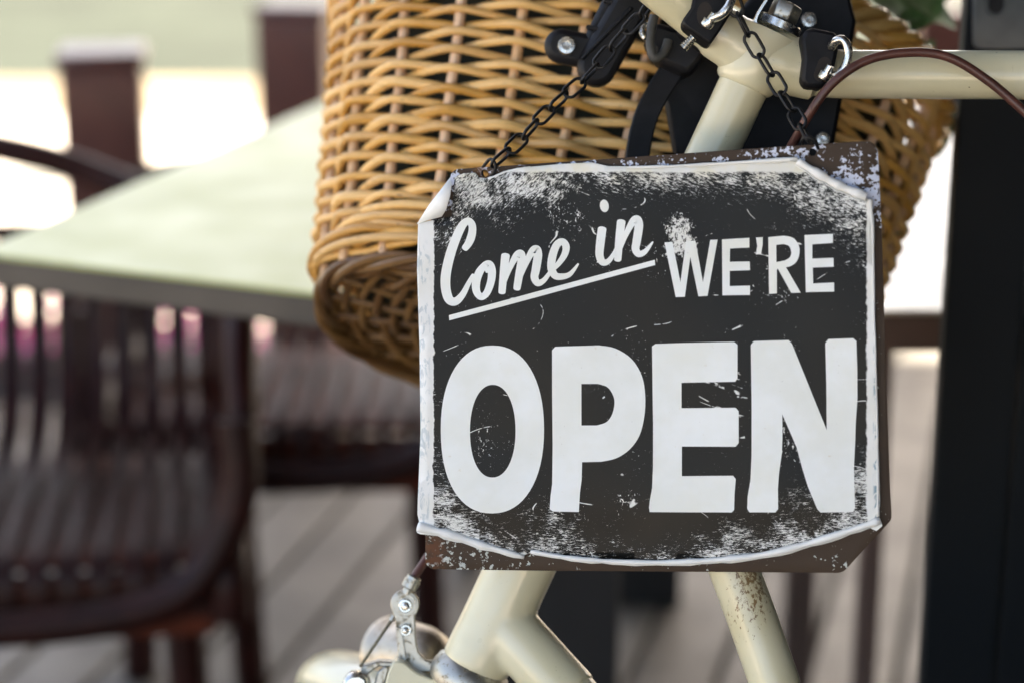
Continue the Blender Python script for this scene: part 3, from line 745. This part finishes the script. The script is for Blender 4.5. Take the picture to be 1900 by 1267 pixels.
# materials of the sign; the UV map is the poster's own face, 1 unit = 1000 print units
def print_mat():
    t = NT('worn_print'); uv = t.n('ShaderNodeUVMap', uv_map='face_map').outputs[0]
    s = t.n('ShaderNodeSeparateXYZ', {0: uv}); u, v = s.outputs[0], s.outputs[1]
    wob = t.math('MULTIPLY_ADD', t.noise(uv, 70, 4), .010, -.005)
    uu = t.math('ADD', u, wob); vv = t.math('ADD', v, wob)
    ins = t.math('MULTIPLY', t.math('MULTIPLY', t.step(uu, .8065, .8085), t.step(uu, 1.6095, 1.6065)), t.math('MULTIPLY', t.step(vv, .318, .322), t.step(vv, 1.040, 1.036)))
    ex = t.math('POWER', t.math('DIVIDE', t.math('SUBTRACT', u, 1.205), .47), 2); ey = t.math('POWER', t.math('DIVIDE', t.math('SUBTRACT', v, .665), .345), 2)
    big = t.noise(uv, 7, 4, .65); E = t.math('ADD', t.math('ADD', ex, ey), t.math('MULTIPLY_ADD', big, 1.5, -.75))
    # wear runs along diagonals in the top corners, along the sheet at the foot
    rot = t.map(uv, (1, 1, 1), rot=(0, 0, R(45)))
    n1 = t.noise(t.map(rot, (105, 400, 1)), 1, 6, .8, .9)
    n2 = t.noise(t.map(uv, (85, 400, 1)), 1, 6, .8, .9)
    low = t.step(v, .55, .75); n = t.mix(low, n1, n2)
    nn = t.n('ShaderNodeSeparateColor', {0: n}).outputs[0]
    rightt = t.math('MULTIPLY', t.step(u, 1.0, 1.15), t.step(v, .6, .5)); nn = t.math('ADD', nn, t.math('MULTIPLY', rightt, t.math('MULTIPLY', t.math('SUBTRACT', t.noise(t.map(t.map(uv, (1, 1, 1), rot=(0, 0, R(-17))), (95, 390, 1)), 1, 6, .8, .9), nn), 1.0)))
    dens = t.math('ADD', t.step(E, .72, 1.45, .0, .21), t.math('MULTIPLY', t.step(v, .40, .33), .12))
    coarse = t.noise(uv, 60, 6, .78, 1.2)
    nn = t.math('ADD', t.math('MULTIPLY', nn, .84), t.math('MULTIPLY', coarse, .17))
    dens = t.math('MULTIPLY', t.math('MINIMUM', dens, .165), t.step(t.noise(uv, 22, 4, .7), .30, .62, .45, 1.05))
    wear = t.step(t.math('ADD', nn, dens), .645, .668)
    # chips in loose clusters, dots of several sizes
    cl = t.step(t.noise(uv, 8, 5, .7), .46, .70, 0, .20)
    fk = t.noise(t.map(uv, (150, 105, 1)), 1, 4, .7, .8)
    fleck = t.step(t.math('ADD', fk, cl), .785, .80)
    fine = t.step(t.math('ADD', t.noise(uv, 330, 2, .5), t.math('MULTIPLY', cl, .35)), .755, .775)
    # hair-thin curved scratches, here and there
    sc1 = t.math('ABSOLUTE', t.math('SUBTRACT', t.noise(t.map(uv, (5, 9, 1), (3.1, 1.7, 0)), 1, 1, .4, .5), .5))
    gate = t.step(t.noise(uv, 26, 3, .6), .55, .60)
    scr = t.math('MULTIPLY', t.step(sc1, .0042, .0022), gate)
    sc2 = t.math('ABSOLUTE', t.math('SUBTRACT', t.noise(t.map(t.map(uv, (1, 1, 1), rot=(0, 0, R(-20))), (4, 42, 1)), 1, 1, .4, .3), .5))
    bx_ = t.math('MULTIPLY', t.math('MULTIPLY', t.step(u, 1.27, 1.32), t.step(u, 1.42, 1.39)), t.math('MULTIPLY', t.step(v, .66, .69), t.step(v, .80, .76)))
    scr = t.math('MAXIMUM', scr, t.math('MULTIPLY', t.math('MULTIPLY', t.step(sc2, .018, .009), bx_), t.step(t.noise(uv, 40, 3), .5, .58)))
    # a scuffed patch above the W
    dsx = t.math('MULTIPLY_ADD', t.noise(uv, 32, 4, .7), .10, -.05)
    du = t.math('DIVIDE', t.math('ADD', t.math('SUBTRACT', u, 1.262), dsx), .034); dv = t.math('DIVIDE', t.math('SUBTRACT', t.math('SUBTRACT', v, .440), dsx), .048)
    pd = t.math('ADD', t.math('POWER', du, 2), t.math('POWER', dv, 2))
    scuff = t.step(t.math('ADD', t.noise(t.map(uv, (190, 150, 1)), 1, 5, .75, .8), t.step(pd, 1.5, 0, -.12, .17)), .60, .63)
    scuff = t.math('MAXIMUM', scuff, scr)
    white = t.math('MAXIMUM', t.math('MAXIMUM', wear, fleck), t.math('MAXIMUM', scuff, fine))
    white = t.math('MAXIMUM', white, t.math('SUBTRACT', 1, ins))
    ink = t.mix(t.noise(uv, 6, 2), (.0032, .0028, .0025), (.0044, .0048, .0039))
    pap = t.mix(t.step(t.noise(uv, 12, 4), .35, .7), (.74, .74, .70), (.80, .81, .80))
    yl = t.math('MULTIPLY', t.step(v, .36, .31), t.step(t.noise(uv, 20, 3), .4, .6)); pap = t.mix(t.math('MULTIPLY', yl, .6), pap, (.72, .68, .52))
    # blue ink smears left on the white margins
    mg = t.math('ADD', t.math('MULTIPLY', t.step(u, 1.618, 1.624), t.step(v, .50, .56)), t.math('MULTIPLY', t.step(u, .803, .797), t.step(v, .44, .47)))
    sm = t.step(t.noise(t.map(uv, (90, 34, 1)), 1, 4, .6, .8), .50, .60)
    pap = t.mix(t.math('MULTIPLY', t.math('MULTIPLY', mg, sm), t.step(u, 1.2, 1.5, .35, .8)), pap, (.12, .25, .33))
    c = t.mix(white, ink, pap)
    hh = t.math('ADD', t.math('MULTIPLY', white, .5), t.math('MULTIPLY', t.noise(uv, 300, 3), .3)); t.bump(hh, .12, .0004)
    return t.out(Base_Color=c, Roughness=t.math('MULTIPLY_ADD', white, .32, t.math('MULTIPLY_ADD', big, .2, .24)), Specular_IOR_Level=.18)
def letter_mat():
    t = NT('letter_white'); uv = t.n('ShaderNodeUVMap', uv_map='face_map').outputs[0]
    c = t.mix(t.step(t.noise(uv, 7, 4, .6), .35, .7), (.76, .78, .74), (.82, .85, .85))
    c = t.mix(t.step(t.noise(uv, 60, 4, .6), .66, .80, 0, .6), c, (.55, .45, .28))
    c = t.mix(t.step(t.noise(uv, 5, 3, .6), .5, .75, 0, .35), c, (.74, .70, .56))
    c = t.mix(t.step(t.noise(uv, 240, 3, .6), .72, .74, 0, .6), c, (.10, .09, .08))
    t.bump(t.noise(uv, 400, 3), .1, .0004)
    return t.out(Base_Color=c, Roughness=.5)
def plate_mat():
    t = NT('brown_sign_plate'); uv = t.n('ShaderNodeUVMap', uv_map='face_map').outputs[0]
    s = t.n('ShaderNodeSeparateXYZ', {0: uv}); u, v = s.outputs[0], s.outputs[1]
    c = t.mix(t.noise(uv, 8, 4), (.038, .023, .014), (.062, .040, .026))
    e1 = t.math('MULTIPLY', t.step(u, 1.10, 1.60), t.step(v, .42, .30)); e2 = t.step(v, 1.06, 1.0); e3 = t.step(u, .86, .80)
    tr = t.math('MULTIPLY', t.step(u, 1.50, 1.58), t.math('MULTIPLY', t.step(v, .285, .36), t.step(v, .45, .40)))
    dens = t.math('ADD', t.math('MULTIPLY', t.math('MULTIPLY', t.step(v, .40, .34), t.step(u, 1.0, 1.1)), .03), t.math('MULTIPLY', tr, .10))
    dens = t.math('ADD', dens, t.math('MULTIPLY', t.step(u, 1.0, .86), .07))
    dens = t.math('ADD', dens, t.math('MULTIPLY', t.step(v, .97, 1.01), .035))
    band = t.math('MULTIPLY', t.step(t.math('ADD', v, t.math('MULTIPLY', u, .065)), .352, .378), t.step(v, .40, .37)); dens = t.math('ADD', dens, t.math('MULTIPLY', band, .06))
    n = t.math('ADD', t.math('MULTIPLY', t.noise(uv, 34, 3), .45), t.math('MULTIPLY', t.noise(uv, 120, 4, .62), .58)); k = t.step(t.math('ADD', n, dens), .655, .675)
    up_ = t.step(v, .6, .5); fl = t.mix(up_, (.50, .53, .50), (.58, .62, .74))
    c = t.mix(k, c, fl)
    rk = t.math('MULTIPLY', t.step(u, .85, .80), t.step(v, .97, 1.02)); c = t.mix(t.math('MULTIPLY', rk, t.step(t.noise(uv, 45, 5, .7), .42, .55)), c, (.11, .040, .016))
    hb_ = t.math('ADD', t.math('POWER', t.math('DIVIDE', t.math('SUBTRACT', u, .892), .02), 2), t.math('POWER', t.math('DIVIDE', t.math('SUBTRACT', v, .326), .02), 2))
    c = t.mix(t.step(hb_, 1, .3, 0, .7), c, (.16, .07, .02))
    t.bump(t.math('ADD', k, t.noise(uv, 200, 3)), .2, .0005)
    return t.out(Base_Color=c, Roughness=t.math('MULTIPLY_ADD', k, .2, .52), Specular_IOR_Level=.2)
M['print'] = print_mat(); M['letter'] = letter_mat(); M['plate'] = plate_mat()
M['paper'] = plain('curled_paper', (.80, .80, .77), .55, var=.06, scale=40, bump=.1)

# metal plate with rounded corners and two holes
outl = arc_px(853, 332, 18, 18, 180, 262, 6) + arc_px(1606, 285, 23, 23, 265, 357, 8) + [(1636, 420), (1640, 560), (1645, 740), (1651, 900), (1654, 948)] \
     + arc_px(1640, 958, 14, 14, 0, 45, 3) + arc_px(1552, 1036, 26, 26, 45, 92, 5) + [(1300, 1060), (1000, 1058)] + arc_px(806, 1038, 17, 17, 92, 180, 5) + [(790, 950), (796, 800), (800, 600), (790, 430)]
hole = [arc_px(899, 322, 7, 7, 0, 337.5, 15), arc_px(1508, 283, 7, 7, 0, 337.5, 15)]
pt_ = sheet([outl] + hole, 0, 'metal_plate', M['plate'], sign, 40, .0014, lambda x, y: -.0006 * sstep(1600, 1655, x))
bv = pt_.modifiers.new('bevel', 'BEVEL'); bv.width = .0005; bv.segments = 2; bv.limit_method = 'ANGLE'; bv.angle_limit = R(60)
# the paper poster
pout = [(778, 414), (840, 402), (846, 330), (862, 322), (884, 321), (893, 331), (912, 331), (935, 322), (975, 311), (1040, 305), (1100, 302), (1130, 309), (1200, 309), (1330, 304), (1482, 296), (1520, 322), (1606, 366),
        (1613, 372), (1619, 420), (1621, 560), (1627, 700), (1631, 850), (1633, 935), (1628, 962), (1560, 988), (1430, 1026), (1320, 1038), (1200, 1042), (1080, 1034), (988, 1022), (970, 1030), (900, 1008), (840, 986), (782, 972), (778, 950), (783, 800), (781, 640), (776, 500)]
paper = sheet([pout], 0, 'paper_poster', M['print'], sign, 20, .00025)
# curled edges
def curl(pts, radii, name='paper_curl', turn=300, start=200, seg=14, flat=1.0):
    P = spline([sp(x, y, z) for x, y, z in pts], 6); n = len(P); K = len(radii) - 1
    vs = []
    for i, q in enumerate(P):
        f = i / (n - 1) * K; j = min(int(f), K - 1); r = radii[j] + (radii[j + 1] - radii[j]) * (f - j)
        r *= .84 * (1 + .12 * math.sin(i * 1.3) + .08 * math.sin(i * 2.9) + random.uniform(-.07, .07))
        T = (P[min(i + 1, n - 1)] - P[max(i - 1, 0)]).normalized(); nz = V((0, 0, 1)); b = nz.cross(T).normalized()
        for k in range(seg + 1):
            a = R(start + turn * k / seg); rk = r * (1 - .35 * k / seg)
            vs.append(q + b * math.cos(a) * rk * flat + nz * (math.sin(a) * rk + r * .8))
    fs = [(i * (seg + 1) + k, i * (seg + 1) + k + 1, (i + 1) * (seg + 1) + k + 1, (i + 1) * (seg + 1) + k) for i in range(n - 1) for k in range(seg)]
    o = MB().add(vs, fs).build(name, M['paper'], paper, True, 0, 80)
    s_ = o.modifiers.new('thick', 'SOLIDIFY'); s_.thickness = .0002
    return o
Z = .0022
curl([(1480, 300, Z), (1520, 325, Z), (1562, 348, Z), (1607, 366, Z)], [.0030, .0040, .0042, .0040], turn=330)
curl([(1090, 311, Z), (1200, 311, Z), (1330, 305, Z), (1480, 296, Z)], [.0006, .0013, .0014, .0022], turn=320)
curl([(860, 324, Z), (896, 333, Z), (915, 330, Z), (945, 318, Z), (985, 310, Z)], [.0006, .0010, .0012, .0009, .0005], turn=320)
curl([(779, 974, .003), (840, 990, Z), (905, 1011, Z), (974, 1031, Z)], [.0046, .0040, .0032, .0018], turn=330)
curl([(986, 1021, Z), (1080, 1035, Z), (1200, 1041, Z), (1320, 1037, Z), (1430, 1024, Z), (1540, 994, Z), (1634, 963, Z)], [.0016, .0022, .0024, .0026, .0030, .0032, .0030], turn=330)
curl([(1612, 370, Z), (1617, 420, Z), (1620, 560, Z), (1624, 700, Z), (1627, 850, Z), (1627, 955, Z)], [.0030, .0022, .0016, .0015, .0018, .0024], turn=260)
# folded-over corner at the upper left
vs = [sp(776, 416, .0045), sp(800, 380, .006), sp(838, 330, .0050), sp(843, 342, .0085), sp(842, 362, .0105), sp(834, 388, .0095), sp(824, 402, .0070), sp(801, 408, .0058), sp(820, 372, .0095)]
fl_ = MB().add(vs, [(0, 1, 8, 7), (1, 2, 3, 8), (8, 3, 4), (8, 4, 5), (8, 5, 6), (8, 6, 7)]).build('folded_corner', M['paper'], paper, True, 0, 60)
s_ = fl_.modifiers.new('thick', 'SOLIDIFY'); s_.thickness = .0003
MB().add([sp(1634, 962, .004), sp(1637, 972, .005), sp(1626, 982, .004), sp(1616, 978, .003), sp(1618, 966, .005)], [(0, 1, 2, 3, 4)]).build('torn_scrap', M['paper'], paper)

# lettering, each character its own piece
LF = .00012
def zz(x0, y0, k, pts): return [(x0 + k * a, y0 + k * b) for a, b in pts]
def smooth_loop(pts, n=6): return [(p.x, p.y) for p in spline([(a, b, 0) for a, b in pts], n, True)]
def letter(loops): return sheet(loops, LF, 'letter', M['letter'], sign)
K7 = 500 / 1320
z7 = lambda p: zz(760, 600, K7, p)
z8 = lambda p: zz(1200, 600, K7, p)
def soval(x0, x1, y0, y1, n, m=64):
    cx, cy, a, b = (x0 + x1) / 2, (y0 + y1) / 2, (x1 - x0) / 2, (y1 - y0) / 2
    return [(cx + a * math.copysign(abs(math.cos(t)) ** (2 / n), math.cos(t)), cy + b * math.copysign(abs(math.sin(t)) ** (2 / n), math.sin(t))) for t in [2 * math.pi * i / m for i in range(m)]]
letter([z7(soval(160, 662, 105, 922, 2.22)), z7(soval(302, 523, 296, 747, 2.15))])
bowl = [(p.x, p.y) for p in spline([(930, 105, 0), (1010, 120, 0), (1090, 172, 0), (1140, 255, 0), (1156, 350, 0), (1152, 450, 0), (1128, 545, 0), (1080, 612, 0), (1015, 655, 0), (940, 672, 0)], 4)]
cnt = [(845, 292)] + [(p.x, p.y) for p in spline([(925, 292, 0), (972, 308, 0), (1000, 350, 0), (1006, 390, 0), (995, 440, 0), (968, 478, 0), (920, 495, 0)], 4)] + [(845, 495)]
letter([z7([(702, 128), (718, 111)] + bowl + [(848, 674), (846, 760), (838, 820), (832, 918), (705, 915), (690, 902), (694, 840), (702, 780), (704, 600), (702, 350)]), z7(cnt)])
letter([z8([(28, 110), (45, 98), (240, 92), (430, 88), (446, 102), (446, 265), (435, 281), (172, 287), (172, 411), (437, 408), (452, 425), (452, 580), (437, 598), (174, 598), (174, 742), (425, 739), (438, 755), (432, 830), (430, 906), (418, 918), (200, 918), (17, 917), (14, 895), (18, 860), (29, 800), (33, 700), (33, 500), (30, 300)])])
letter([z8([(511, 103), (525, 85), (610, 82), (695, 80), (712, 97), (882, 517), (880, 300), (875, 95), (890, 75), (1010, 70), (1027, 85), (1031, 220), (1032, 360), (1024, 480), (1020, 600), (1015, 700), (1020, 895), (1010, 916), (852, 917), (836, 900), (790, 790), (762, 700), (735, 600), (665, 440), (666, 540), (663, 630), (650, 720), (644, 800), (645, 900), (632, 917), (505, 917), (494, 900), (496, 840), (510, 760), (515, 640), (515, 400)])])
K6 = 500 / 1667
z6 = lambda p: zz(1200, 240, K6, p)
letter([z6([(113, 700), (162, 697), (211, 945), (246, 692), (303, 690), (350, 945), (395, 685), (440, 683), (378, 1030), (322, 1033), (272, 790), (238, 1036), (182, 1037)])])
letter([z6([(467, 682), (636, 672), (636, 732), (517, 738), (515, 820), (638, 818), (640, 872), (515, 876), (515, 970), (640, 967), (640, 1025), (470, 1027)])])
letter([z6([(677, 670), (719, 668), (718, 715), (708, 773), (676, 775), (685, 722)])])
rb = [(p.x, p.y) for p in spline([(850, 659, 0), (905, 672, 0), (940, 715, 0), (946, 765, 0), (930, 815, 0), (895, 845, 0), (862, 853, 0)], 4)]
rc = [(802, 716)] + [(p.x, p.y) for p in spline([(845, 710, 0), (880, 722, 0), (895, 758, 0), (886, 792, 0), (855, 812, 0)], 4)] + [(803, 822)]
letter([z6([(753, 668)] + rb + [(953, 1010), (895, 1012), (812, 862), (806, 870), (806, 1015), (758, 1018)]), z6(rc)])
letter([z6([(977, 655), (1152, 647), (1152, 703), (1025, 712), (1025, 800), (1155, 795), (1157, 850), (1028, 855), (1030, 953), (1159, 947), (1160, 1003), (985, 1007)])])
# brush script words: each letter from overlapping strokes
K5 = 500 / 1810
def stroke(pts, wd, lift, cap=True):
    """ribbon along a centre line in the zoomed tracing, returned as vertices and faces on the sign face"""
    P = spline([(a, b, 0) for a, b in pts], 8); n = len(P); vs = []
    ws = [wd[min(int(i / (n - 1) * (len(wd) - 1)), len(wd) - 2)] + (wd[min(int(i / (n - 1) * (len(wd) - 1)), len(wd) - 2) + 1] - wd[min(int(i / (n - 1) * (len(wd) - 1)), len(wd) - 2)]) * (i / (n - 1) * (len(wd) - 1) - min(int(i / (n - 1) * (len(wd) - 1)), len(wd) - 2)) for i in range(n)]
    fs = []
    def put(q):
        px, py = 760 + K5 * q.x, 270 + K5 * q.y
        vs.append(sp(px, py, warp(px, py) + LF + lift)); return len(vs) - 1
    prev = None
    for i, q in enumerate(P):
        T = (P[min(i + 1, n - 1)] - P[max(i - 1, 0)]).normalized(); s = V((-T.y, T.x, 0))
        cur = (put(q - s * ws[i] / 2), put(q + s * ws[i] / 2))
        if prev: fs.append((prev[0], prev[1], cur[1], cur[0]))
        prev = cur
    for (e, sg) in ((0, -1), (n - 1, 1)) if cap else ():
        q = P[e]; T = (P[min(e + 1, n - 1)] - P[max(e - 1, 0)]).normalized() * sg; s = V((-T.y, T.x, 0)); r = ws[e] / 2
        fan = [put(q)] + [put(q + s * math.cos(math.pi * k / 6) * r + T * math.sin(math.pi * k / 6) * r * .55) for k in range(7)]
        fs += [(fan[0], fan[k], fan[k + 1]) for k in range(1, 7)]
    return vs, fs
def script(strokes):
    mb = MB()
    for i, (pts, wd) in enumerate(strokes):
        v_, f_ = stroke(pts, wd, .00003 * i); mb.add(v_, f_)
    o = mb.build('letter', M['letter'], sign)
    uvl = o.data.uv_layers.new(name='face_map')
    for l in o.data.loops:
        c = o.data.vertices[l.vertex_index].co; uvl.data[l.index].uv = (c.x * 3 + 1.2, c.y * 3)
    return o
script([([(378, 692), (408, 650), (428, 590), (428, 535), (402, 508), (368, 530), (330, 600), (285, 720), (254, 850), (250, 950), (272, 1030), (316, 1046), (364, 1000), (404, 925), (436, 868)], [44, 56, 50, 46, 58, 64, 66, 62, 52, 36, 24])])
script([([(520, 795), (480, 845), (455, 915), (458, 980), (490, 1015), (528, 985), (556, 905), (560, 830), (545, 795), (520, 800), (535, 845)], [40, 54, 56, 48, 44, 50, 54, 46, 40, 34])])
script([([(652, 738), (642, 830), (628, 985)], [58, 54, 48]), ([(640, 930), (678, 830), (722, 745), (752, 728), (760, 770), (745, 860), (728, 960)], [24, 34, 48, 56, 56, 54, 48]),
        ([(738, 920), (780, 810), (828, 715), (858, 698), (868, 740), (855, 830), (846, 885), (868, 922), (908, 905), (950, 850)], [24, 36, 48, 56, 58, 56, 52, 46, 34, 24])])
script([([(945, 850), (1000, 800), (1045, 735), (1056, 680), (1032, 646), (994, 668), (966, 740), (958, 820), (982, 872), (1030, 880), (1084, 862), (1138, 795)], [26, 34, 44, 50, 44, 50, 54, 54, 48, 42, 32, 12])])
script([([(1298, 560), (1286, 650), (1280, 735), (1300, 782), (1338, 778), (1380, 720), (1408, 650)], [58, 58, 54, 48, 36, 26, 20])])
v_ = [(1313 + 30 * math.cos(a) + 3 * math.sin(a), 407 + 42 * math.sin(a)) for a in [2 * math.pi * i / 24 for i in range(24)]]
sheet([zz(760, 270, K5, v_)], LF, 'letter_dot', M['letter'], sign)
script([([(1426, 512), (1412, 640), (1402, 768)], [58, 54, 48]), ([(1410, 720), (1452, 610), (1502, 515), (1532, 498), (1544, 540), (1530, 640), (1522, 695), (1544, 728), (1586, 712), (1638, 648)], [22, 34, 48, 56, 58, 56, 52, 46, 34, 10])])
sheet([zz(760, 270, K5, [(272, 1138), (620, 1045), (960, 953), (1300, 862), (1650, 768), (1653, 803), (1300, 898), (960, 990), (620, 1082), (275, 1172)])], LF, 'underline', M['letter'], sign)

# ------------------------------------------------------------------ chain
lpath = [sp(899, 322, .0)] 
def s3(px, py, lift): a, b = s2(px, py); return SO + SX * a + SY * b + SN * lift
cpts_l = [s3(897, 325, -.004), s3(909, 312, .004), at(958, 268, 1.160), at(1022, 201, 1.176), at(1089, 143, 1.188), at(1150, 72, 1.194), at(1196, 22, 1.196), at(1226, -28, 1.196), at(1250, -90, 1.19)]
cpts_r = [s3(1509, 286, -.004), s3(1504, 272, .004), at(1490, 240, 1.130), at(1465, 196, 1.142), at(1420, 120, 1.155), at(1378, 46, 1.156), at(1362, 6, 1.15), at(1345, -40, 1.155), at(1305, -85, 1.165), at(1270, -98, 1.18)]
chain = empty('sign_chain', at(1250, -90, 1.19), 'thin black metal link chain holding up the open sign', 'chain')
WR, LP = .00098, .0138
hl, hw = LP / 2 + WR * .9, .0040
stad = []
for i in range(28):
    a = 2 * math.pi * i / 28
    stad.append(V((math.copysign(max(0, hl - hw), math.cos(a)) + hw * math.cos(a) if abs(math.cos(a)) > 1e-6 else 0, hw * math.sin(a), 0)))
link_me = MB().tube(stad, WR, 8, True).mesh('link'); link_me.materials.append(M['chain'])
def lay(pts, roll0):
    S = spline(pts, 24); acc = [0]
    for p, q in zip(S[:-1], S[1:]): acc.append(acc[-1] + (q - p).length)
    def pos(t):
        j = 0
        while j < len(acc) - 2 and acc[j + 1] < t: j += 1
        return S[j] + (S[j + 1] - S[j]) * ((t - acc[j]) / max(1e-9, acc[j + 1] - acc[j]))
    n = int(acc[-1] / LP)
    for i in range(n):
        a, b = pos(i * LP), pos((i + 1) * LP); T = (b - a).normalized(); c = (a + b) / 2
        y = CF.cross(T).normalized(); z = T.cross(y)
        rl_ = R(roll0 + (58 if i % 2 else -32) + rl.uniform(-10, 10))
        y2 = y * math.cos(rl_) + z * math.sin(rl_); z2 = T.cross(y2)
        o = bpy.data.objects.new('link', link_me); COL.objects.link(o); o.parent = chain
        mt = Matrix((T, y2, z2)).transposed().to_4x4(); mt.translation = c - ORG[chain.name]
        o.matrix_local = mt
lay(cpts_l, 12); lay(cpts_r, 0)
